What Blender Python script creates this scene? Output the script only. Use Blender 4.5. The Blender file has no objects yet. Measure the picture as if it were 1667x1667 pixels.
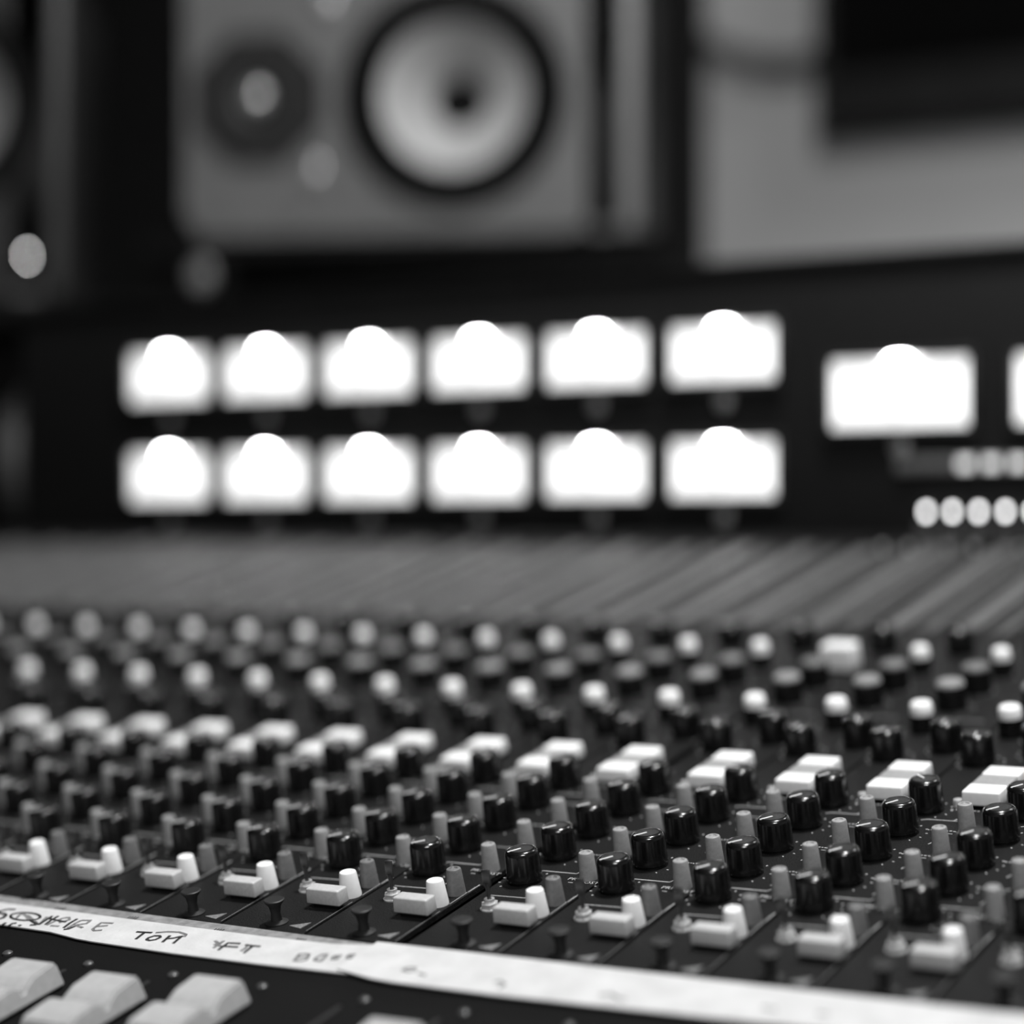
import bpy, bmesh, math, random
from mathutils import Vector, Matrix
random.seed(7)
PI = math.pi
SC = bpy.context.scene
COL = SC.collection
U = 0.038                      # one channel width in metres
TILT = math.radians(12.745)    # slope of the console surface
H0 = 0.80                      # desk height offset

# ------------------------------------------------------------------ camera
CR = (Vector((0.8498, 0.5271, 0.0)), Vector((-0.0031, 0.0050, -1.0)), Vector((-0.5271, 0.8498, 0.0059)))
FPX = 3811.74
CPOS = Vector((0.559095, -0.718285, 0.11598 + H0))
cam_data = bpy.data.cameras.new('camera')
cam = bpy.data.objects.new('camera', cam_data); COL.objects.link(cam)
r, d, f_ = CR[0].normalized(), None, CR[2].normalized()
up = (-CR[1]).normalized(); r = f_.cross(up).normalized(); up = r.cross(f_).normalized()
cam.matrix_world = Matrix(((r.x, up.x, -f_.x, CPOS.x), (r.y, up.y, -f_.y, CPOS.y), (r.z, up.z, -f_.z, CPOS.z), (0, 0, 0, 1)))
cam_data.sensor_width = 36.0
cam_data.lens = 36.0 * FPX / 1667.0
cam_data.clip_start = 0.02
cam_data.dof.use_dof = True
cam_data.dof.focus_distance = 0.838
APERTURE = 0.0275              # metres
cam_data.dof.aperture_fstop = cam_data.lens / 1000.0 / APERTURE
cam_data.dof.aperture_ratio = 1.2
SC.camera = cam

# ------------------------------------------------------------------ world, lights, exposure
SC.view_settings.view_transform = 'Standard'
SC.view_settings.look = 'None'
SC.view_settings.gamma = 1.0
SC.view_settings.exposure = 0.0
SC.view_settings.use_curve_mapping = False
w = bpy.data.worlds.new('room_air'); SC.world = w; w.use_nodes = True
w.node_tree.nodes['Background'].inputs[0].default_value = (1, 1, 1, 1)
w.node_tree.nodes['Background'].inputs[1].default_value = 0.01

def area(name, loc, target, size, size_y, power):
    l = bpy.data.lights.new(name, 'AREA'); l.shape = 'RECTANGLE'; l.size = size; l.size_y = size_y; l.energy = power
    o = bpy.data.objects.new(name, l); COL.objects.link(o); o.location = loc
    o.rotation_euler = (Vector(target) - Vector(loc)).to_track_quat('-Z', 'Y').to_euler()
    return o
area('ceiling_light_over_desk', (0.30, 0.05, 2.35), (0.25, 0.0, 0.8), 0.30, 0.16, 31)
area('ceiling_light_behind_seat', (1.15, -1.55, 2.35), (0.1, 0.0, 0.85), 0.7, 0.5, 42)
area('ceiling_light_by_back_wall', (0.55, 1.15, 2.38), (0.5, 1.7, 1.1), 0.5, 0.3, 9)

# ------------------------------------------------------------------ materials
def mat(name, v, rough=0.5, metal=0.0, spec=0.5, noise=None, emit=None, coat=0.0, bump=None):
    m = bpy.data.materials.new(name); m.use_nodes = True
    nt = m.node_tree; b = nt.nodes['Principled BSDF']
    b.inputs['Base Color'].default_value = (v, v, v, 1)
    b.inputs['Roughness'].default_value = rough
    b.inputs['Metallic'].default_value = metal
    b.inputs['Specular IOR Level'].default_value = spec
    b.inputs['Coat Weight'].default_value = coat
    tc = nt.nodes.new('ShaderNodeTexCoord')
    if noise:
        sc, lo, hi = noise
        n = nt.nodes.new('ShaderNodeTexNoise'); n.inputs['Scale'].default_value = sc; n.inputs['Detail'].default_value = 6
        rp = nt.nodes.new('ShaderNodeMapRange'); rp.inputs[1].default_value = 0.3; rp.inputs[2].default_value = 0.7
        rp.inputs[3].default_value = lo; rp.inputs[4].default_value = hi
        nt.links.new(tc.outputs['Object'], n.inputs['Vector']); nt.links.new(n.outputs[0], rp.inputs[0])
        nt.links.new(rp.outputs[0], b.inputs['Base Color'])
    if bump:
        n2 = nt.nodes.new('ShaderNodeTexNoise'); n2.inputs['Scale'].default_value = bump[0]; n2.inputs['Detail'].default_value = 3
        bp = nt.nodes.new('ShaderNodeBump'); bp.inputs['Strength'].default_value = bump[1]; bp.inputs['Distance'].default_value = 0.001
        nt.links.new(tc.outputs['Object'], n2.inputs['Vector']); nt.links.new(n2.outputs[0], bp.inputs['Height'])
        nt.links.new(bp.outputs[0], b.inputs['Normal'])
    if emit:
        b.inputs['Emission Color'].default_value = (1, 1, 1, 1); b.inputs['Emission Strength'].default_value = emit
    return m
M = {
 'panel': mat('black_speckled_panel_enamel', .012, .55, spec=.10, noise=(2200, .0, .019), bump=(1500, .35)),
 'panel_dark': mat('black_fader_panel_enamel', .003, .6, spec=.03, noise=(1800, .004, .010)),
 'print': mat('pale_screen_print', .42, .6, noise=(900, .3, .5)),
 'print_dim': mat('grey_screen_print', .16, .6, noise=(1500, .10, .22)),
 'knob': mat('black_knob_plastic', .004, .19, spec=.7, noise=(1500, .002, .007)),
 'knob_top': mat('satin_black_knob_top', .03, .42, metal=0, spec=.2, noise=(1800, .010, .045)),
 'cap_white': mat('white_cap_plastic', .85, .4, noise=(700, .82, .88)),
 'cap_grey': mat('light_grey_cap_plastic', .42, .4, noise=(700, .38, .46)),
 'cap_mid': mat('mid_grey_cap_plastic', .22, .4, noise=(700, .2, .25)),
 'cap_dim': mat('dark_grey_cap_plastic', .12, .4, noise=(700, .1, .14)),
 'pointer': mat('white_pointer_line', .85, .5, noise=(900, .8, .88)),
 'btn_white': mat('white_button_plastic', .86, .38, noise=(500, .82, .88)),
 'btn_grey': mat('grey_button_plastic', .27, .42, noise=(900, .24, .30)),
 'btn_dark': mat('dark_grey_button_plastic', .15, .42, noise=(900, .12, .17)),
 'btn_key': mat('pale_grey_key_plastic', .40, .42, noise=(900, .42, .50)),
 'key_mid': mat('grey_key_plastic', .30, .42, noise=(900, .26, .33)),
 'chrome': mat('chrome', .85, .25, metal=.6, noise=(300, .75, .85)),
 'lever': mat('dull_metal_lever', .16, .32, metal=.9, noise=(300, .13, .19)),
 'bar': mat('grey_anodised_bar', .15, .6, spec=.3, noise=(60, .075, .115)),
 'tape': mat('white_paper_tape', .55, .75, spec=.2, noise=(90, .46, .55), bump=(500, .3)),
 'tape_grey': mat('grimy_grey_tape', .20, .7, noise=(240, .14, .26), bump=(500, .4)),
 'ink': mat('black_marker_ink', .015, .5, noise=(400, .01, .03)),
 'ink_old': mat('faded_marker_ink', .14, .6, noise=(900, .08, .24)),
 'fader': mat('ivory_fader_plastic', .42, .42, noise=(300, .35, .42)),
 'bridge': mat('black_bridge_metal', .007, .55, spec=.2, noise=(500, .004, .010)),
 'dial': mat('lit_meter_dial', .8, .5, noise=(40, .75, .85), emit=1.15),
 'bulb': mat('meter_bulb', .8, .5, noise=(40, .75, .85), emit=55),
 'led': mat('lit_indicator', .8, .4, noise=(40, .75, .85), emit=8),
 'led_dim': mat('dim_lit_indicator', .6, .4, noise=(40, .55, .65), emit=1.0),
 'led_power': mat('power_indicator', .8, .4, noise=(40, .75, .85), emit=30),
 'screw': mat('grey_screw_metal', .3, .35, metal=.6, noise=(300, .25, .35)),
 'baffle': mat('grey_speaker_baffle', .105, .5, noise=(60, .09, .12)),
 'cabinet': mat('dark_speaker_cabinet', .014, .5, noise=(60, .014, .026)),
 'trim': mat('speaker_trim_grey', .17, .45, noise=(60, .15, .19)),
 'cone': mat('pale_paper_cone', .42, .75, noise=(80, .38, .46)),
 'plate': mat('dark_grey_tweeter_plate', .022, .7, spec=.1, noise=(80, .018, .026)),
 'lens_dark': mat('dark_grey_lens', .05, .4, noise=(80, .04, .06)),
 'surround': mat('matt_black_surround', .004, .8, spec=.08, noise=(80, .003, .006)),
 'cone_shaded': mat('shaded_paper_cone', .2, .8, noise=(80, .17, .23)),  # pale cone again, with shade mixed into its colour
 'rubber': mat('black_rubber', .008, .55, noise=(80, .006, .011)),
 'dome': mat('silver_tweeter_dome', .8, .3, metal=.7, noise=(100, .75, .85)),
 'baffle_shaded': mat('shaded_speaker_baffle', .018, .5, spec=.2, noise=(60, .015, .022)),  # baffle colour darkened as if turned away from the light
 'wall': mat('grey_wall_paint', .34, .9, noise=(3, .38, .43)),
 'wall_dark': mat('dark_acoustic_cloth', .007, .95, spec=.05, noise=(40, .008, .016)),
 'floor': mat('dark_carpet', .04, .95, noise=(80, .03, .05)),
 'ceiling': mat('grey_ceiling_paint', .25, .9, noise=(5, .23, .27)),
 'screen': mat('dark_screen_glass', .002, .3, spec=.15, noise=(5, .003, .005)),
 'bezel': mat('black_screen_bezel', .012, .5, spec=.2, noise=(50, .015, .024)),
 'wood': mat('dark_side_wood', .05, .5, noise=(30, .035, .065)),
}

# ------------------------------------------------------------------ mesh helpers
class MB:
    def __init__(s): s.v = []; s.f = []; s.m = []; s.mats = []
    def mi(s, m):
        if m not in s.mats: s.mats.append(m)
        return s.mats.index(m)
    def add(s, vs, fs, m, T=None):
        k = len(s.v); i = s.mi(m)
        for v in vs: s.v.append(tuple(T @ Vector(v)) if T else tuple(v))
        for f in fs: s.f.append(tuple(k + a for a in f)); s.m.append(i)
    def lathe(s, prof, m, n=28, T=None, m_top=None, top_from=None, sy=1.0):
        """prof: (r,z) from bottom to top; closes on axis at both ends when r==0 or capped"""
        vs = []; fs = []; idx = []
        for r_, z in prof:
            if r_ < 1e-9: idx.append([len(vs)]); vs.append((0, 0, z))
            else:
                idx.append(list(range(len(vs), len(vs) + n)))
                vs += [(r_ * math.cos(2*PI*k/n), sy * r_ * math.sin(2*PI*k/n), z) for k in range(n)]
        seg = []
        for a in range(len(prof) - 1):
            A, B = idx[a], idx[a+1]; cur = []
            for k in range(n):
                k2 = (k+1) % n
                if len(A) == 1 and len(B) == 1: continue
                if len(A) == 1: cur.append((A[0], B[k2], B[k]))
                elif len(B) == 1: cur.append((A[k], A[k2], B[0]))
                else: cur.append((A[k], A[k2], B[k2], B[k]))
            seg.append(cur)
        if m_top is None: s.add(vs, [f for c in seg for f in c], m, T)
        else:
            k = len(s.v); i0, i1 = s.mi(m), s.mi(m_top)
            for v in vs: s.v.append(tuple(T @ Vector(v)) if T else tuple(v))
            for a, c in enumerate(seg):
                for f in c: s.f.append(tuple(k + q for q in f)); s.m.append(i1 if a >= top_from else i0)
    def box(s, c, d, m, bev=0.0, T=None, seg=2, taper=1.0):
        bm = bmesh.new(); bmesh.ops.create_cube(bm, size=1)
        for v in bm.verts:
            k = taper if v.co.z > 0 else 1
            v.co = Vector((v.co.x*d[0]*k, v.co.y*d[1]*k, v.co.z*d[2]))
        if bev: bmesh.ops.bevel(bm, geom=bm.edges[:], offset=bev, segments=seg, affect='EDGES', profile=.5)
        for v in bm.verts: v.co += Vector(c)
        bm.verts.index_update()
        s.add([v.co.copy() for v in bm.verts], [[v.index for v in f.verts] for f in bm.faces], m, T); bm.free()
    def prism(s, pts, z0, z1, m, T=None):
        n = len(pts)
        vs = [(x, y, z0) for x, y in pts] + [(x, y, z1) for x, y in pts]
        fs = [tuple(range(n-1, -1, -1)), tuple(range(n, 2*n))] + [(k, (k+1) % n, n+(k+1) % n, n+k) for k in range(n)]
        s.add(vs, fs, m, T)
    def ribbon(s, pts, wd, z0, z1, m):
        """flat stroke of width wd along 2D pts"""
        if len(pts) < 2: return
        L = []; R = []
        for k in range(len(pts)):
            a = Vector(pts[max(0, k-1)]); b = Vector(pts[min(len(pts)-1, k+1)])
            t = (b - a); t = t.normalized() if t.length > 1e-9 else Vector((1, 0))
            n_ = Vector((-t.y, t.x)) * wd / 2; p = Vector(pts[k])
            L.append(p + n_); R.append(p - n_)
        for k in range(len(pts)-1):
            s.prism([tuple(R[k]), tuple(R[k+1]), tuple(L[k+1]), tuple(L[k])], z0, z1, m)
    def tube(s, pts, rad, m, n=8):
        vs = []; fs = []
        for k, p in enumerate(pts):
            a = Vector(pts[max(0, k-1)]); b = Vector(pts[min(len(pts)-1, k+1)]); t = (b-a).normalized()
            q = t.to_track_quat('Z', 'Y').to_matrix()
            for j in range(n): vs.append(tuple(Vector(p) + q @ Vector((rad*math.cos(2*PI*j/n), rad*math.sin(2*PI*j/n), 0))))
        for k in range(len(pts)-1):
            for j in range(n): fs.append((k*n+j, k*n+(j+1) % n, (k+1)*n+(j+1) % n, (k+1)*n+j))
        fs.append(tuple(range(n-1, -1, -1))); fs.append(tuple(range((len(pts)-1)*n, len(pts)*n)))
        s.add(vs, fs, m)
    def mesh(s, name, angle=35):
        me = bpy.data.meshes.new(name); me.from_pydata(s.v, [], s.f)
        for m in s.mats: me.materials.append(M[m])
        me.polygons.foreach_set('material_index', s.m)
        me.polygons.foreach_set('use_smooth', [True]*len(s.f))
        me.set_sharp_from_angle(angle=math.radians(angle)); me.update()
        return me
    def build(s, name, parent=None, loc=(0, 0, 0), rot=(0, 0, 0)):
        return link(name, s.mesh(name), parent, loc, rot)
def link(name, me, parent=None, loc=(0, 0, 0), rot=(0, 0, 0)):
    o = bpy.data.objects.new(name, me); COL.objects.link(o); o.location = loc; o.rotation_euler = rot
    if parent: o.parent = parent
    return o
def tag(o, label=None, cat=None, group=None, kind=None):
    if label: o['label'] = label
    if cat: o['category'] = cat
    if group: o['group'] = group
    if kind: o['kind'] = kind
    return o
def empty(name, loc, rot=(0, 0, 0)):
    o = bpy.data.objects.new(name, None); COL.objects.link(o); o.location = loc; o.rotation_euler = rot
    o.empty_display_size = .02
    return o
CT, ST = math.cos(TILT), math.sin(TILT)
def surf(x, y, z=0):
    """console surface coordinates (channel units, z above the panel) to world metres"""
    z -= 0.33
    return Vector((x*U, (y*CT - z*ST)*U, (y*ST + z*CT)*U + H0))
def ray(px, py):
    return (CR[0]*((px-833.5)/FPX) + CR[1]*((py-833.5)/FPX) + CR[2])
def on_surf(px, py, z=0):
    """point of the console surface (channel units) seen at a pixel of the photograph"""
    dd = ray(px, py); n = Vector((0, -ST, CT)); p0 = surf(0, 0, z)
    k = (p0 - CPOS).dot(n) / dd.dot(n); P = CPOS + dd*k - surf(0, 0, 0)
    return P.x/U, P.dot(Vector((0, CT, ST)))/U
def at_depth(px, py, Z): return CPOS + ray(px, py)*Z
ROT = (TILT, 0, 0)

# ------------------------------------------------------------------ room shell
def slab(name, lo, hi, m, label=None):
    mb = MB(); c = [(a+b)/2 for a, b in zip(lo, hi)]; dd = [b-a for a, b in zip(lo, hi)]
    mb.box((0, 0, 0), dd, m); o = mb.build(name, None, c); o['kind'] = 'structure'
    if label: o['label'] = label
    return o
XL, XR, YF, YB, ZC = -3.2, 2.6, -2.6, 1.75, 2.45
slab('floor', (XL-.1, YF-.1, -.06), (XR+.1, YB+.1, 0), 'floor', 'dark carpeted floor')
slab('ceiling', (XL-.1, YF-.1, ZC), (XR+.1, YB+.1, ZC+.06), 'ceiling', 'grey ceiling')
slab('wall_back', (XL-.1, YB, 0), (XR+.1, YB+.1, ZC), 'wall', 'plain grey wall behind the meter bridge')
slab('wall_left', (XL-.1, YF, 0), (XL, YB, ZC), 'wall_dark', 'dark wall')
slab('wall_right', (XR, YF, 0), (XR+.1, YB, ZC), 'wall', 'grey wall')
slab('wall_front', (XL, YF-.1, 0), (XR, YF, ZC), 'wall', 'grey wall')

# ------------------------------------------------------------------ mixing console frame
XI0, XI1 = -18, 8               # first and last channel strip
GAP = 0.09
def chx(i): return i + (GAP if i >= 3 else 0)
con = empty('mixing_console', surf(0, -1.7, 0), ROT)
tag(con, 'large black mixing console body with fader panel and ivory fader caps', 'mixing console')
YO = -1.7                       # console root sits at y = -1.7
def cu(x, y, z): return (x*U, (y-YO)*U, z*U)
mb = MB()
mb.box(cu((XI0+XI1)/2+.2, 3.99, -1.25), ((XI1-XI0+3.0)*U, 21.0*U, 2.3*U), 'bridge', .004)
mb.build('frame', con)
mb = MB()
mb.box(cu((XI0+XI1)/2+.2, -4.17, -.05), ((XI1-XI0+1)*U, 4.86*U, .1*U), 'panel_dark', .0006)
for i in range(XI0, XI1+1):     # slots and pale dots above the faders
    pass
mb.build('fader_panel', con)
for i in range(-2, 8):
    mb = MB(); mb.box(cu(chx(i), -4.6, .003), (.05*U, 3.1*U, .012*U), 'rubber', .0001); mb.build('fader_slot', con)
led_me = MB(); led_me.lathe([(0, 0), (.05, 0), (.05, .02), (.03, .035), (0, .04)], 'lens_dark', 16, Matrix.Scale(U, 4))
led_me = led_me.mesh('indicator_lens')
for i in range(-2, 8):
    link('indicator_lens', led_me, con, cu(chx(i)+.14, -2.89, 0))
# fader cap: a saddle shape, two humps with a finger valley and a dark centre line
def fader_cap_mesh():
    prof = [(.50, .03), (.47, .235), (.43, .26), (.16, .235), (.06, .185), (.02, .15), (-.02, .15), (-.05, .19), (-.10, .23), (-.16, .24), (-.44, .215), (-.49, .18), (-.53, .03)]
    bm = bmesh.new(); w_ = .25
    rows = []
    for sx, k in ((-1, 1.0), (1, 1.0)):
        rows.append([bm.verts.new((sx*(w_ + .05*(1 - z/.26)), y, z)) for y, z in prof])
    n = len(prof)
    for k in range(n-1): bm.faces.new((rows[0][k], rows[0][k+1], rows[1][k+1], rows[1][k]))
    bm.faces.new((rows[0][0], rows[1][0], rows[1][-1], rows[0][-1]))
    # triangulated side walls against a bottom line
    for sd, rw in enumerate(rows):
        fs = list(rw) if sd == 1 else list(rw)[::-1]
        bm.faces.new(fs)
    bmesh.ops.recalc_face_normals(bm, faces=bm.faces[:])
    sharp = [e for e in bm.edges if len(e.link_faces) == 2 and e.calc_face_angle(0) > .5]
    bmesh.ops.bevel(bm, geom=sharp, offset=.018, segments=2, affect='EDGES')
    bmesh.ops.triangulate(bm, faces=[f for f in bm.faces if len(f.verts) > 4])
    for v in bm.verts: v.co *= U
    me = bpy.data.meshes.new('fader_cap'); bm.to_mesh(me); bm.free(); me.materials.append(M['fader'])
    me.polygons.foreach_set('use_smooth', [True]*len(me.polygons)); me.set_sharp_from_angle(angle=math.radians(40))
    return me
fc = fader_cap_mesh()
mbl = MB(); mbl.box((0, 0, .156*U), (.5*U, .018*U, .006*U), 'ink'); fl = mbl.mesh('centre_line')
for i, yr in ((-2, -3.9), (-1, -3.7), (0, -3.41), (1, -3.46), (2, -3.27), (3, -4.6), (4, -3.62), (5, -4.9), (6, -4.2)):
    c = link('fader_cap', fc, con, cu(chx(i)+.02, yr-.47, .0))
    link('centre_line', fl, c)
mb = MB(); mb.box(cu((XI0+XI1)/2+.2, -7.4, -.15), ((XI1-XI0+3.0)*U, 1.4*U, .6*U), 'rubber', .008, seg=4); mb.build('arm_rest', con)
for sx in (XI0-1.05, XI1+1.45):
    mb = MB(); mb.box(cu(sx, 3.6, -.9), (.5*U, 21.6*U, 3.0*U), 'wood', .005); mb.build('side_cheek', con)
for sx in (XI0+1, XI1-1):
    for wy in (-.15, .42):
        mb = MB(); zt = surf(0, 0)[2] + (wy/CT)*ST - .06
        mb.box((0, 0, 0), (.06, .06, .72), 'bridge', .004)
        me = mb.mesh('leg'); o = link('leg', me, con)
        # legs stand upright in the room although the console body slopes
        Rm = Matrix.Rotation(-TILT, 4, 'X')
        target = Vector((sx*U, wy, .36)); loc = Matrix.Rotation(-TILT, 4, 'X') @ (target - surf(0, -1.7, 0))
        o.location = loc; o.rotation_euler = (-TILT, 0, 0)

# ------------------------------------------------------------------ channel strips
S4 = Matrix.Scale(U, 4)
def knob_mesh(name, topm='knob_top', ang=232, pointer=True, rt=.163, rb=.172, h=.33, body='knob'):
    mb = MB()
    if topm == 'cap_white': prof_cut = .13
    else: prof_cut = .052
    prof = [(0, 0), (rb*.93, 0), (rb*.93, .02), (rb, .03), (rt+.001, h-prof_cut), (rt-.004, h-.030), (rt-.015, h-.013), (rt-.030, h-.003), (rt-.046, h), (rt-.050, h), (rt-.055, h-.005), (0, h-.005)]
    mb.lathe(prof, body, 40, S4, m_top=topm, top_from=(4 if topm != 'knob_top' else 9))
    if pointer:
        a = math.radians(ang); c_, s_ = math.cos(a), math.sin(a)
        T = S4 @ Matrix.Rotation(a, 4, 'Z')
        mb.box((rt*.46, 0, h-.001), (rt*.86, .014, .007), 'pointer', 0, T)
    return mb.mesh(name)
def taper_mesh(name, m, h, rt, rb):
    mb = MB(); mb.lathe([(0, 0), (rb, 0), (rb, .02), (rt+.006, h-.02), (rt, h-.006), (rt-.012, h), (rt*.62, h), (rt*.5, h-.012), (0, h-.014)], m, 28, S4)
    return mb.mesh(name)
def key_mesh(name, m, w_, d_, h):
    mb = MB(); mb.box((0, 0, h*.5+.02), (w_, d_, h-.04), m, .018, S4, 3, taper=.96)
    mb.box((0, 0, .02), (w_*.7, d_*.6, .04), 'rubber', 0, S4)
    return mb.mesh(name)
PH = {}
PH['knob'] = [knob_mesh('rotary_knob', ang=a) for a in (232, 226, 240, 200, 265)]
PH['knob_white'] = knob_mesh('rotary_knob_white', 'cap_white', pointer=False, rt=.125, rb=.14, h=.34)
PH['knob_grey'] = knob_mesh('rotary_knob_grey', 'cap_white', pointer=False, rt=.11, rb=.13, h=.34)
PH['knob_mid'] = knob_mesh('rotary_knob_mid', 'cap_mid', pointer=False)
PH['knob_dim'] = knob_mesh('rotary_knob_dim', 'cap_dim', pointer=False)
PH['t'] = taper_mesh('push_button', 'btn_grey', .27, .067, .088)
PH['d'] = taper_mesh('push_button', 'btn_dark', .255, .067, .092)
PH['w'] = taper_mesh('push_button', 'btn_white', .245, .078, .108)
PH['box'] = key_mesh('square_button', 'btn_key', .39, .17, .195)
PH['kw'] = key_mesh('key', 'btn_white', .40, .27, .185)
PH['km'] = key_mesh('key', 'key_mid', .40, .26, .18)
PH['wide'] = key_mesh('wide_key', 'btn_white', .42, .30, .34)
def toggle_meshes():
    a = MB(); T = S4
    hexa = [(.085*math.cos(PI/3*k), .085*math.sin(PI/3*k)) for k in range(6)]
    a.prism(hexa, .012, .06, 'chrome', T); a.lathe([(0, 0), (.095, 0), (.095, .012), (0, .013)], 'chrome', 24, T)
    a.lathe([(.0, .06), (.05, .06), (.05, .10), (.03, .10), (.03, .08), (0, .08)], 'chrome', 20, T)
    b = MB(); Tb = S4 @ Matrix.Translation((0, 0, .08)) @ Matrix.Rotation(math.radians(-6), 4, 'X') @ Matrix.Rotation(math.radians(-5), 4, 'Y')
    b.lathe([(0, 0), (.018, 0), (.02, .1), (.03, .16), (0, .16)], 'lever', 14, Tb)
    b.box((0, 0, .21), (.085, .03, .16), 'lever', .010, Tb, 2)
    return a.mesh('toggle_nut'), b.mesh('toggle_lever')
PH['nut'], PH['lever'] = toggle_meshes()
mb = MB(); mb.lathe([(0, 0), (.11, 0), (.11, .012), (.055, .03), (.045, .10), (.06, .17), (.095, .215), (.10, .228), (.09, .235), (0, .23)], 'rubber', 26, S4); PH['mush'] = mb.mesh('pull_knob')
mb = MB(); mb.lathe([(0, 0), (.055, 0), (.055, .05), (.045, .075), (0, .09)], 'chrome', 20, S4); PH['stud'] = mb.mesh('metal_stud')
mb = MB(); mb.lathe([(0, 0), (.05, 0), (.05, .04), (.03, .06), (0, .065)], 'cap_grey', 18, S4); PH['dot'] = mb.mesh('round_button')

# panel plate
PANEL_BOX = ((.23, 6.40, -.03), (.965, 16.22, .06), 'panel', .006)
# screen printing
def text_mesh_faces(txt, size):
    cu_ = bpy.data.curves.new('t', 'FONT'); cu_.body = txt; cu_.size = size; cu_.align_x = 'CENTER'; cu_.resolution_u = 2
    o = bpy.data.objects.new('t', cu_); COL.objects.link(o)
    dg = bpy.context.evaluated_depsgraph_get(); me = bpy.data.meshes.new_from_object(o.evaluated_get(dg))
    vs = [v.co.copy() for v in me.vertices]; fs = [tuple(p.vertices) for p in me.polygons]
    bpy.data.objects.remove(o); bpy.data.curves.remove(cu_); bpy.data.meshes.remove(me)
    return vs, fs
def markings():
    mb = MB(); z0, z1 = .0005, .006
    mb.box(*PANEL_BOX, None, 1)
    def ln(pts, wd=.011, m='print'): mb.ribbon([(x*1, y) for x, y in pts], wd, z0, z1, m)
    KY = [0, .673, 1.346, 2.02, 2.69]
    # bracket between a knob and its push button
    ln([(0.0, .24), (.03, .285), (.40, .285), (.42, .33)])
    ln([(-.13, -.42), (.42, -.40)], .009); ln([(.68, -.42), (.70, -.40), (.705, -.20)], .009)
    ln([(.695, -.72), (.695, -.26)], .012, 'print_dim')
    for k in range(4):
        y = .673*k
        ln([(.37, y+.42), (.40, y+.50), (.40, y+.60)], .010)
        ln([(.44, y+.06), (.49, y+.06)], .008)
    ln([(.05, 2.40), (.10, 2.43), (.42, 2.43)], .010)
    # tick marks round each knob
    for y in KY + [4.2, 4.57, 5.15, 6.03, 6.70, 7.35]:
        xx = .52 if y == 4.57 else 0
        for k in range(11):
            a = math.radians(-50 + 28*k); rr = .235
            px, py = xx + rr*math.cos(a), y + rr*math.sin(a)
            q = (px + .022*math.cos(a), py + .022*math.sin(a))
            mb.ribbon([(px, py), q], .012, z0, z1, 'print')
    vs, fs = text_mesh_faces('PRE', .085); T = Matrix.Translation((.46, .12, z1))
    mb.add([v for v in vs], fs, 'print', T)
    vs, fs = text_mesh_faces('POST', .085); T = Matrix.Translation((.66-.01, .07, z1)); mb.add(vs, fs, 'print', T)
    # small lettering too tiny to read: rows of short dashes
    for y in (.80, 1.47, 2.15, 2.75, 3.9, 5.6, -.25):
        x = .22
        while x < .50:
            l = random.uniform(.012, .035); ln([(x, y), (x+l, y+random.uniform(-.012, .012))], .013); x += l + .014
    # pale wedge above the tape
    mb.prism([(.46, -1.58), (.615, -1.615), (.63, -1.46)], z0, z1, 'print_dim')
    ln([(.71, -1.65), (.705, -.9)], .006, 'print_dim')
    mb.v = [tuple(Vector(v)*U) for v in mb.v]
    return mb.mesh('panel')
PH['panel'] = markings()
def bars(seed):
    random.seed(seed); mb = MB()
    for x, wd, hh in ((.0, .30, .08), (.33, .05, .04), (.50, .10, .05)):
        mb.box((x, 11.3, hh/2), (wd, 4.4 + random.uniform(-.2, .2), hh), 'bar', .012, S4, 1)  # bars end early; the bare black panel beyond imitates shade at the bridge
    return mb.mesh('ribbed_plate')
PH['bars'] = [bars(k) for k in range(3)]

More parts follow.
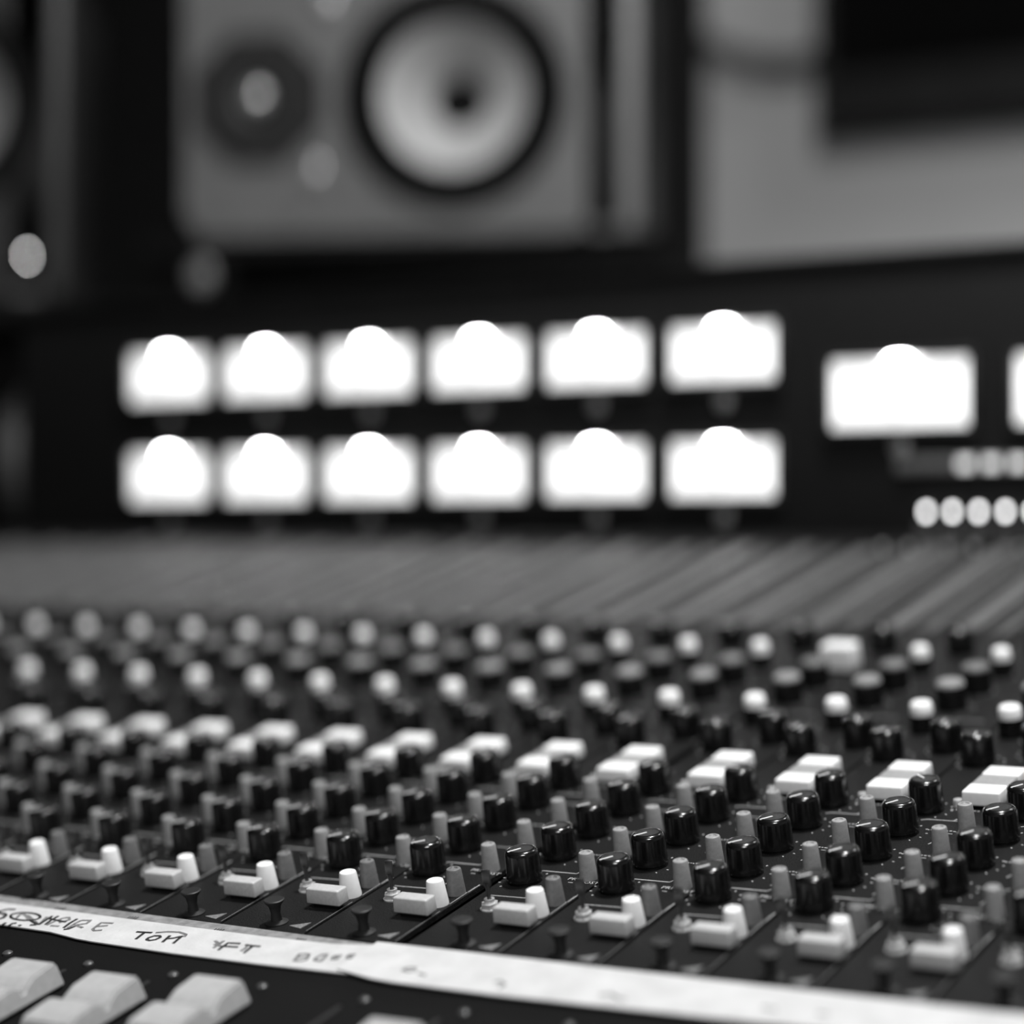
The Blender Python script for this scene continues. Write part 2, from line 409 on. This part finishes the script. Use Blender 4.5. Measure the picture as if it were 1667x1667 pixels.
KNOBS = [(0, 0, 'K'), (0, .673, 'K'), (0, 1.346, 'K'), (0, 2.02, 'K'), (0, 2.69, 'K'), (-.02, 4.2, 'K'), (.50, 4.57, 'K'),
         (0, 5.15, 'knob_white'), (0, 6.03, 'knob_mid'), (.05, 6.70, 'knob_dim'), (.12, 7.36, 'knob_grey'), (.28, 8.25, 'K')]
LBL = {'knob_white': 'black knob with white cap', 'knob_mid': 'black knob with mid grey cap', 'knob_dim': 'black knob with dull grey cap', 'knob_grey': 'black knob with pale grey cap'}
def visible(p):
    c = p - CPOS; z = c.dot(CR[2])
    if z < .1: return False
    x = 833.5 + FPX*c.dot(CR[0])/z; y = 833.5 + FPX*c.dot(CR[1])/z
    return -260 < x < 1930 and -200 < y < 1930
def strip(i, label):
    X = chx(i)
    root = empty('channel_strip', surf(X, 0, 0), ROT)
    tag(root, label, 'channel strip', 'channel strips side by side on the mixing console')
    rnd = random.Random(100+i)
    def P(name, me, x, y, z=0, rz=0, lab=None):
        if not visible(surf(X+x, y, z+.1)): return None
        o = link(name, me, root, (x*U, y*U, z*U), (0, 0, rz))
        if lab: o['label'] = lab
        return o
    link('panel', PH['panel'], root)
    for n_, (x, y, kd) in enumerate(KNOBS):
        if kd == 'K':
            me = PH['knob'][0 if n_ < 4 else rnd.randrange(5)]
            P('rotary_knob', me, x, y, 0, math.radians(rnd.uniform(-6, 6)) if n_ < 4 else rnd.uniform(-1.2, 1.2))
        elif kd == 'knob_grey' and i == 3: P('wide_key', PH['wide'], x-.03, y, 0, 0, 'wide white block button')
        else: P('rotary_knob', PH[kd], x, y, 0, 0, LBL[kd])
    for k in range(4): P('push_button', PH['t'], .585, .20+.673*k, 0, 0, 'grey tapered push button')
    P('push_button', PH['d'], .60, -.45, 0, 0, 'dark grey tapered push button')
    P('push_button', PH['w'], .575, -.74, 0, 0, 'white tapered push button')
    P('square_button', PH['box'], .535, -1.05, 0, 0, 'pale grey block button')
    for y, kk, lab in ((2.92, 'kw', 'white flat key'), (3.20, 'km', 'grey flat key'), (3.48, 'kw', 'white flat key')):
        P('flat_key', PH[kk], .52, y, 0, 0, lab)
    P('metal_stud', PH['stud'], .26, 2.86)
    nt = P('toggle_switch', PH['nut'], .055, -.72)
    if nt: link('toggle_lever', PH['lever'], nt)
    P('pull_knob', PH['mush'], .29, -1.54, 0, 0, 'black mushroom shaped pull knob')
    link('ribbed_plate', PH['bars'][i % 3], root)
    for x in (.1, .52): 
        if i >= 1: P('round_button', PH['dot'], x, 13.7, .0)
    return root
NUM = ['', 'first', 'second', 'third', 'fourth', 'fifth', 'sixth', 'seventh', 'eighth', 'ninth', 'tenth', 'eleventh', 'twelfth', 'thirteenth', 'fourteenth', 'fifteenth', 'sixteenth', 'seventeenth', 'eighteenth', 'nineteenth']
for i in range(XI0, XI1+1):
    if i == -2: lab = 'channel strip of knobs and buttons directly above the overwritten word SNARE on the tape'
    elif i == -1: lab = 'channel strip of knobs between the strips above the tape words SNARE and TOM'
    elif i == 0: lab = 'channel strip of knobs and buttons directly above the tape word TOM'
    elif i == 1: lab = 'channel strip of knobs and buttons directly above the letters FT on the tape'
    elif i == 2: lab = 'channel strip of knobs and buttons directly above the word BASS on the tape'
    elif i == 3: lab = 'channel strip just right of the wide seam where the two tapes overlap'
    elif i > 3: lab = '%s channel strip to the right of the wide seam between strips' % NUM[i-2]
    else: lab = '%s channel strip to the left of the one above the tape word TOM' % NUM[-i]
    strip(i, lab)

# ------------------------------------------------------------------ tapes with handwriting
def tape(name, top, bot, z, m, label, ends=None):
    root = MB()
    n = len(top); t = .012
    vs = [(x, y, z) for x, y in top] + [(x, y, z) for x, y in bot] + [(x, y, z+t) for x, y in top] + [(x, y, z+t) for x, y in bot]
    fs = []
    for k in range(n-1):
        fs += [(k, k+1, n+k+1, n+k), (2*n+k, 3*n+k, 3*n+k+1, 2*n+k+1), (k, 2*n+k, 2*n+k+1, k+1), (n+k, n+k+1, 3*n+k+1, 3*n+k)]
    fs += [(0, n, 3*n, 2*n), (n-1, 3*n-1, 4*n-1, 2*n-1)]
    x0, y0 = top[0][0], (top[0][1]+bot[0][1])/2
    vs = [((x-x0)*U, (y-y0)*U, (q)*U) for x, y, q in vs]
    root.add(vs, fs, m)
    return root, x0, y0, label
def interp(pts, xs):
    out = []
    for x in xs:
        for (xa, ya), (xb, yb) in zip(pts, pts[1:]):
            if xa <= x <= xb: out.append((x, ya + (yb-ya)*(x-xa)/(xb-xa))); break
    return out
xs = [-6 + .2*k for k in range(int((2.75+6)/.2)+1)] + [2.75]
gt = tape('paper_tape', interp([(-6, -1.63), (-2.1, -1.66), (1.2, -1.745), (2.63, -1.79), (2.8, -1.80)], xs), interp([(-6, -2.2), (2.8, -2.2)], xs), .004, 'tape_grey', 'grimy grey tape strip showing above the white written tape', None)
wt = tape('paper_tape', interp([(-6, -1.80), (-2, -1.85), (1.36, -1.93), (2.2, -1.92), (2.66, -1.84), (2.8, -1.83)], xs), interp([(-6, -2.40), (-1.9, -2.34), (-1.47, -2.34), (-.8, -2.37), (-.32, -2.46), (.8, -2.50), (1.8, -2.50), (2.8, -2.47)], xs), .02, 'tape', 'white tape with handwritten words TOM, FT and BASS')
xs2 = [2.62 + .22*k for k in range(36)]
rt_ = tape('paper_tape', interp([(2.62, -1.80), (4.0, -1.80), (6.4, -1.80), (10.5, -1.76)], xs2), interp([(2.62, -2.44), (3.14, -2.56), (4.4, -2.56), (6.7, -2.47), (10.5, -2.45)], xs2), .036, 'tape', 'blank wider white tape running off at lower right')

def strokes(tp, zt, lst, m, wd):
    root, x0, y0, _ = tp; mb = MB()
    for pts in lst:
        q = []
        P = [on_surf(px, py, zt) for px, py in pts]
        for k in range(len(P)-1):      # subdivide for smoothness
            for j in range(3): q.append((P[k][0] + (P[k+1][0]-P[k][0])*j/3, P[k][1] + (P[k+1][1]-P[k][1])*j/3))
        q.append(P[-1])
        mb.ribbon([(x-x0, y-y0) for x, y in q], wd, zt+.0005, zt+.004, m)
    root.add([tuple(Vector(v)*U) for v in mb.v], mb.f, m)
def Z4(*p): return [(x/5.21, 1440 + y/5.21) for x, y in p]
def Z5(*p): return [(300 + x/5.21, 1480 + y/5.21) for x, y in p]
def ell(cx, cy, rx_, ry_, rot=0, n=20):
    return [(cx + rx_*math.cos(t)*math.cos(rot) - ry_*math.sin(t)*math.sin(rot), cy + rx_*math.cos(t)*math.sin(rot) + ry_*math.sin(t)*math.cos(rot)) for t in [2*PI*k/n for k in range(n+1)]]
old = [Z4((-120, 285), (-60, 300), (0, 290), (45, 268), (20, 250), (-30, 240), (10, 222)), Z4((125, 300), (165, 260), (195, 245), (225, 270), (245, 305)), Z4((235, 262), (290, 310), (330, 340), (400, 275)),
       Z4((395, 345), (470, 310), (540, 285), (585, 280), (590, 300), (500, 325)), Z4((430, 350), (500, 355)), Z4((575, 370), (640, 330), (690, 305)), Z4((690, 305), (770, 305), (735, 332), (640, 345), (700, 368)),
       Z4((960, 330), (860, 325), (785, 380), (800, 393), (865, 388)), Z4((820, 357), (915, 350)),
       Z4((1320, 410), (1420, 402), (1520, 405), (1580, 425), (1562, 445))]
ink = [Z4((130, 212), (70, 210), (15, 222), (-20, 240), (40, 246), (55, 262), (30, 284), (-20, 296)), Z4(*ell(215, 272, 127, 33, .02)), Z4((250, 300), (275, 315), (310, 335), (330, 340), (445, 268)),
       Z4((385, 340), (430, 305), (495, 268)), Z4((420, 290), (500, 308), (560, 318)), Z4((540, 368), (590, 330), (655, 292)), Z4((540, 382), (580, 378), (635, 355)),
       Z4((22, 342), (50, 325)), Z4((75, 350), (110, 330), (140, 328)), Z4((160, 346), (178, 350)), Z4((255, 345), (310, 342)),
       Z4((1158, 402), (1220, 406), (1290, 409)), Z4((1228, 407), (1190, 435), (1152, 464)), Z4((1242, 468), (1262, 452), (1310, 436), (1355, 436), (1362, 448), (1320, 468), (1270, 476), (1242, 468)),
       Z4((1378, 490), (1410, 462), (1442, 434)), Z4((1405, 462), (1470, 456), (1545, 438), (1505, 470), (1470, 500)),
       Z5((288, 348), (330, 318), (372, 288), (420, 290), (475, 294)), Z5((318, 316), (380, 318), (455, 323)), Z5((518, 304), (580, 312), (645, 318)), Z5((582, 314), (545, 342), (506, 373))]
old5 = [Z5((248, 330), (290, 305), (335, 270)), Z5((255, 298), (330, 322)), Z5((262, 270), (300, 300)), Z5((480, 356), (515, 335), (545, 308)),
        Z5((930, 440), (955, 410), (975, 384), (1030, 380), (1062, 386), (1050, 405), (965, 412)), Z5((1050, 408), (1035, 430), (990, 440), (930, 440)),
        Z5((1100, 432), (1135, 405), (1180, 386), (1215, 384), (1185, 418), (1152, 446)), Z5((1100, 432), (1130, 440), (1165, 432)),
        Z5((1340, 395), (1285, 397), (1258, 410), (1310, 414), (1290, 424), (1238, 423)), Z5((1455, 384), (1400, 390), (1382, 402), (1430, 404), (1420, 414), (1368, 417))]
strokes(wt, .032, old + old5, 'ink_old', .030)
strokes(wt, .0335, ink, 'ink', .028)
def Z2(*p): return [(400 + x/3.224, 1150 + y/3.224) for x, y in p]
strokes(rt_, .048, [Z2((900, 1375), (850, 1372), (822, 1384), (860, 1392), (895, 1386)), Z2((905, 1400), (945, 1412)), [(805, 1600), (815, 1597), (822, 1603), (812, 1608)], [(975, 1620), (995, 1618), (1005, 1625), (1020, 1628)], [(1240, 1640), (1265, 1644)], [(1330, 1650), (1350, 1652)]], 'ink_old', .03)
hatch = []
for bx, by, s in ((470, 205, 0), (1085, 285, 0), (250, 180, 1), (945, 262, 1)):
    for k in range(4):
        p = ((bx+k*22-25, by+14+k*2), (bx+k*22+25, by-14+k*2))
        hatch.append(Z4(*p) if s == 0 else Z5(*p))
strokes(gt, .016, hatch, 'ink', .008)
for root, x0, y0, lab in (gt, wt, rt_):
    tag(root.build('paper_tape', None, surf(x0, y0, 0), ROT), lab, 'tape')

# ------------------------------------------------------------------ meter bridge
BY = 0.5458; BX0, BX1 = -0.650, 0.56; BZ0, BZ1 = .100 + H0, .270 + H0
br = empty('meter_bridge', ((BX0+BX1)/2, BY, BZ0))
tag(br, 'black meter bridge with two rows of brightly lit level meters', 'meter bridge')
bc = Vector(br.location)
def bl(x, y, z): return (x-bc.x, y-bc.y, z+H0-bc.z)
mb = MB(); mb.box(bl((BX0+BX1)/2, BY+.105, (.100+.270)/2), (BX1-BX0, .205, .170), 'bridge', .003); mb.build('housing', br)
mb = MB(); mb.box(bl((BX0+BX1)/2, BY+.11, .2725), (BX1-BX0+.01, .225, .006), 'bridge', .002); mb.build('top_lid', br)
def meter(x, z, w_, h_):
    bz = MB(); t = .004
    for c, dd in (((0, 0, h_/2+t/2), (w_+2*t, .008, t)), ((0, 0, -h_/2-t/2), (w_+2*t, .008, t)), ((-w_/2-t/2, 0, 0), (t, .008, h_)), ((w_/2+t/2, 0, 0), (t, .008, h_))):
        bz.box(c, dd, 'rubber', .0006)
    b = bz.build('level_meter', br, bl(x, BY-.001, z)); b['label'] = 'lit rectangular level meter'
    dl = MB(); dl.box((0, 0, 0), (w_, .002, h_), 'dial', .0004); dl.build('lit_dial', b, (0, .0005, 0))
    nd = MB(); a = math.radians(-40); T = Matrix.Translation((0, -.002, -h_*.42)) @ Matrix.Rotation(a, 4, 'Y')
    nd.box((0, 0, h_*.42), (.0006, .0004, h_*.8), 'ink', 0, T); nd.build('needle', b)
    bu = MB(); bu.lathe([(0, -.008), (.002, -.006), (.0028, 0), (.002, .006), (0, .008)], 'bulb', 16, Matrix.Rotation(PI/2, 4, 'Y')); bu.build('bulb', b, (0.001, -.004, h_*.5-.0015))
    sc = MB(); sc.lathe([(0, 0), (.005, 0), (.005, .002), (.003, .003), (0, .003)], 'screw', 18, Matrix.Rotation(PI/2, 4, 'X')); sc.build('adjusting_screw', b, (0, .001, -.0285 if w_ < .08 else -.031))
for x in (-.5050, -.4200, -.3345, -.2485, -.1622, -.0745):
    for z in (.2200, .1502): meter(x, z, .0705, .0315)
for x in (.0385, .1505, .2625, .3745): meter(x, .1925, .085, .038)
# horizontal bar display and status lamps
mb = MB(); mb.box((0, 0, 0), (.26, .004, .0075), 'cap_dim', .001); bd = mb.build('bar_display', br, bl(.166, BY-.001, .1510))
for k in range(14):
    mb = MB(); mb.box((0, 0, 0), (.0085, .002, .005), 'led_dim' , .0004); mb.build('lit_segment', bd, (-.087+.0155*k, -.003, 0))
for k in range(16):
    mb = MB(); mb.lathe([(0, 0), (.0018, 0), (.0018, .002), (.001, .003), (0, .0034)], 'led', 16, Matrix.Rotation(PI/2, 4, 'X'))
    o = mb.build('status_lamp', br, bl(.0545+.0157*k, BY, .1240)); 
    mb = MB(); mb.box((0, 0, 0), (.008, .006, .005), 'cap_dim', .001); mb.build('square_button', br, bl(.0545+.0157*k, BY-.002, .1140))
mb = MB(); mb.lathe([(0, -.012), (.056, -.012), (.060, -.008), (.060, .010), (.052, .016), (0, .016)], 'wood', 40, Matrix.Rotation(PI/2, 4, 'Y')); mb.build('end_disc', br, bl(-.670, BY+.062, .165))
for sx in (BX0+.12, BX1-.12):
    mb = MB(); mb.box((0, 0, 0), (.06, .10, .100+H0), 'bridge', .004); mb.build('support_column', br, bl(sx, BY+.13, (.100-H0)/2))

# ------------------------------------------------------------------ loudspeakers
def speaker(name, Z, pts, yaw, mats, label, depth=.26, led=None, stand=True):
    """pts: pixel x/y of woofer centre; dims in metres about the woofer axis"""
    P = at_depth(pts['c'][0], pts['c'][1], Z)
    fw = CR[2].copy(); fw.z = 0; fw.normalize()
    ang = math.atan2(fw.y, fw.x) - PI/2 + yaw          # local +Y points away from the viewer
    k = Z / FPX
    L = pts['l']*k; Rr = pts['r']*k; T_ = pts['t']*k; B = pts['b']*k
    root = empty(name, P + Vector((0, 0, -B)), (0, 0, ang))
    tag(root, label, 'loudspeaker')
    o = (0, 0, B)
    mb = MB(); cxx, czz, W_, Hh = (Rr-L)/2, (T_-B)/2+B, L+Rr, T_+B
    for c, dd in (((cxx-W_/2+.006, depth/2+.004, czz), (.012, depth, Hh)), ((cxx+W_/2-.006, depth/2+.004, czz), (.012, depth, Hh)), ((cxx, depth/2+.004, czz-Hh/2+.006), (W_, depth, .012)),
                  ((cxx, depth/2+.004, czz+Hh/2-.006), (W_, depth, .012)), ((cxx, depth-.002, czz), (W_, .012, Hh))): mb.box(c, dd, mats[1], .002)
    mb.build('cabinet', root)
    mb = MB(); x0, x1, z0, z1 = -L+.004, Rr-.046, .004, T_+B-.004; rh = pts['rc']*k*1.04; N = 64; vs = []; fs = []
    for q in range(N):
        a = 2*PI*q/N + PI/4; ca, sa = math.cos(a), math.sin(a)
        tt = min((x1 if ca > 0 else -x0)/max(abs(ca), 1e-6), ((z1-B) if sa > 0 else B-z0)/max(abs(sa), 1e-6))
        for y_ in (-.013, .005): vs += [(rh*ca, y_, B+rh*sa), (tt*ca, y_, B+tt*sa)]
    for q in range(N):
        a, b = q*4, ((q+1) % N)*4
        fs += [(a, a+1, b+1, b), (a+2, b+2, b+3, a+3), (a+1, a+3, b+3, b+1), (a, b, b+2, a+2)]
    mb.add(vs, fs, mats[0]); mb.build('baffle', root)
    mb = MB(); mb.box((Rr-.0095, -.003, (T_-B)/2+B), (.019, .016, T_+B-.004), mats[2], .006, seg=3); mb.build('edge_trim', root)
    ro, rc = pts['ro']*k, pts['rc']*k
    fx = Matrix.Rotation(PI/2, 4, 'X')
    mb = MB(); mb.lathe([(ro, .010), (ro, .017), (ro*.97, .019), (ro*.93, .017), (rc*1.12, .018), (rc*1.06, .022), (rc*1.0, .014), (rc, .008)], 'surround', 56, fx); wf = mb.build('woofer_surround', root, (0, -.001, B))
    mb = MB(); prof = [(rc*1.0, .014)] + [(rc*(1-.075*q), .014 - .0040*q*(1+.03*q)) for q in range(1, 11)] + [(rc*.2, -.042)]
    mb.lathe(prof[::-1], mats[3], 56, fx); mb.build('cone', wf)
    mb = MB(); mb.lathe([(0, -.030), (rc*.20, -.028), (rc*.36, -.031), (rc*.46, -.033)][::-1], 'surround', 32, fx); mb.build('dust_cap', wf)
    if 'tx' in pts:
        tx, tz, tr = pts['tx']*k, pts['tz']*k, pts['tr']*k
        a8 = [(tr*1.08*math.cos(PI/8+PI/4*q), tr*1.08*math.sin(PI/8+PI/4*q)) for q in range(8)]
        mb = MB(); mb.prism(a8, .012, .018, 'plate', fx); tw = mb.build('tweeter_plate', root, (tx, 0, B+tz))
        mb = MB(); mb.lathe([(tr*.42, .018), (tr*.38, .021), (tr*.30, .019), (tr*.24, .0185)], 'rubber', 32, fx); mb.build('tweeter_ring', tw)
        mb = MB(); R_ = tr*.19; mb.lathe([(R_*math.cos(q), .0185 + R_*.8*math.sin(q)) for q in [PI/2*j/6 for j in range(6)]] + [(0, .0185+R_*.8)], 'dome', 28, fx); mb.build('tweeter_dome', tw)
        for sx, sy in pts.get('badges', ()):
            mb = MB(); mb.lathe([(0, .012), (.011, .012), (.011, .015), (.006, .017), (0, .017)], 'screw', 20, fx); mb.build('mounting_bolt', root, (sx*k, 0, B+sy*k))
    if led:
        mb = MB(); mb.lathe([(0, .012), (.0015, .012), (.0012, .0145), (0, .015)], 'led_power', 16, fx); mb.build('power_lamp', root, (led[0]*k, 0, B+led[1]*k))
    return root, P, ang, k, L, Rr, B, depth
def stand(sp, label, name='speaker_stand'):
    root, P, ang, k, L, Rr, B, depth = sp
    zb = P.z - B; R3 = Matrix.Rotation(ang, 4, 'Z'); c = P + (R3 @ Vector(((Rr-L)/2, depth/2, 0)))
    st = empty(name, (c.x, c.y, 0), (0, 0, ang)); tag(st, label, 'speaker stand', 'stands under the loudspeakers')
    mb = MB(); mb.box((0, 0, zb-.012), (L+Rr+.06, depth+.08, .022), 'surround', .004); mb.build('top_plate', st)
    if 'pale' in label:
        mb = MB(); mb.lathe([(0, 0), (.012, 0), (.012, .006), (.008, .009), (0, .009)], 'screw', 20, Matrix.Rotation(PI/2, 4, 'X')); mb.build('clamp_knob', st, (-(L+Rr)/2+.028, -(depth+.08)/2, zb-.034))
        mb = MB(); mb.box((-(L+Rr)/2+.03, -(depth+.08)/2+.02, zb-.034), (.045, .04, .03), 'surround', .003); mb.build('clamp_block', st)
    mb = MB(); mb.box((0, 0, zb/2), (.07, .07, zb-.03), 'bridge', .006); mb.build('column', st)
    mb = MB(); mb.box((0, 0, .012), (.36, .30, .022), 'bridge', .005); mb.build('base_plate', st)
sp1 = speaker('studio_monitor', 2.06, dict(c=(742, 158), l=455, r=300, t=250, b=232, ro=184, rc=123, tx=-322, tz=0, tr=106, badges=((-232, -122), (-212, 155))), math.radians(-7),
              ('baffle', 'cabinet', 'trim', 'cone'), 'grey studio loudspeaker lying on its side with pale cone, above the meters')
stand(sp1, 'dark stand under the grey loudspeaker with the pale cone')
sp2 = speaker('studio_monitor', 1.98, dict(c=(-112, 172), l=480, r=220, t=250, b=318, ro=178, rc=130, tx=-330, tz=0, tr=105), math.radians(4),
              ('baffle_shaded', 'cabinet', 'cabinet', 'cone_shaded'), 'shaded loudspeaker at the left edge with one small lit power lamp', led=(158, -246))  # darker front materials stand in for its shaded side
stand(sp2, 'dark stand under the loudspeaker at the left edge')

# ------------------------------------------------------------------ things on the back wall
def wall_pt(px, py, Y=YB):
    dd = ray(px, py); return CPOS + dd*((Y-CPOS.y)/dd.y)
a_ = wall_pt(1345, 212, YB-.06); 
tv = empty('wall_screen', (a_.x+.536, YB-.035, a_.z+.006)); tag(tv, 'large dark switched off screen on the grey wall at upper right', 'screen')
mb = MB(); mb.box((0, 0, .34), (1.10, .05, .68), 'bezel', .006); mb.build('screen_frame', tv)
mb = MB(); mb.box((0, -.026, .36), (1.06, .004, .61), 'screen', .001); mb.build('display_panel', tv)
mb = MB(); mb.box((0, .03, .34), (.3, .02, .3), 'bezel', .002); mb.build('wall_mount', tv)
# dark acoustic panel filling the wall behind the loudspeakers
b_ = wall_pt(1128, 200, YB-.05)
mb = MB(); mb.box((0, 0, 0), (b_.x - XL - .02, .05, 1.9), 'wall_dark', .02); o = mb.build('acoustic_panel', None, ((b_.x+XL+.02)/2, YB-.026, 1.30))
tag(o, 'wide black cloth acoustic panel on the wall behind the loudspeakers', 'acoustic panel')
# drooping cable
pts = []
for k in range(17):
    t = k/16; px = 1095 + 250*t; py = 40 + 62*math.sin(PI*min(1, t*1.15)*.62) - (18*(t-.75) if t > .75 else 0)
    q = wall_pt(px, py, YB-.028); pts.append(q)
c0 = pts[0].copy(); mb = MB(); mb.tube([tuple(p-c0) for p in pts], .0085, 'rubber'); o = mb.build('cable', None, c0)
tag(o, 'thick black cable drooping across the grey wall beside the dark screen', 'cable')
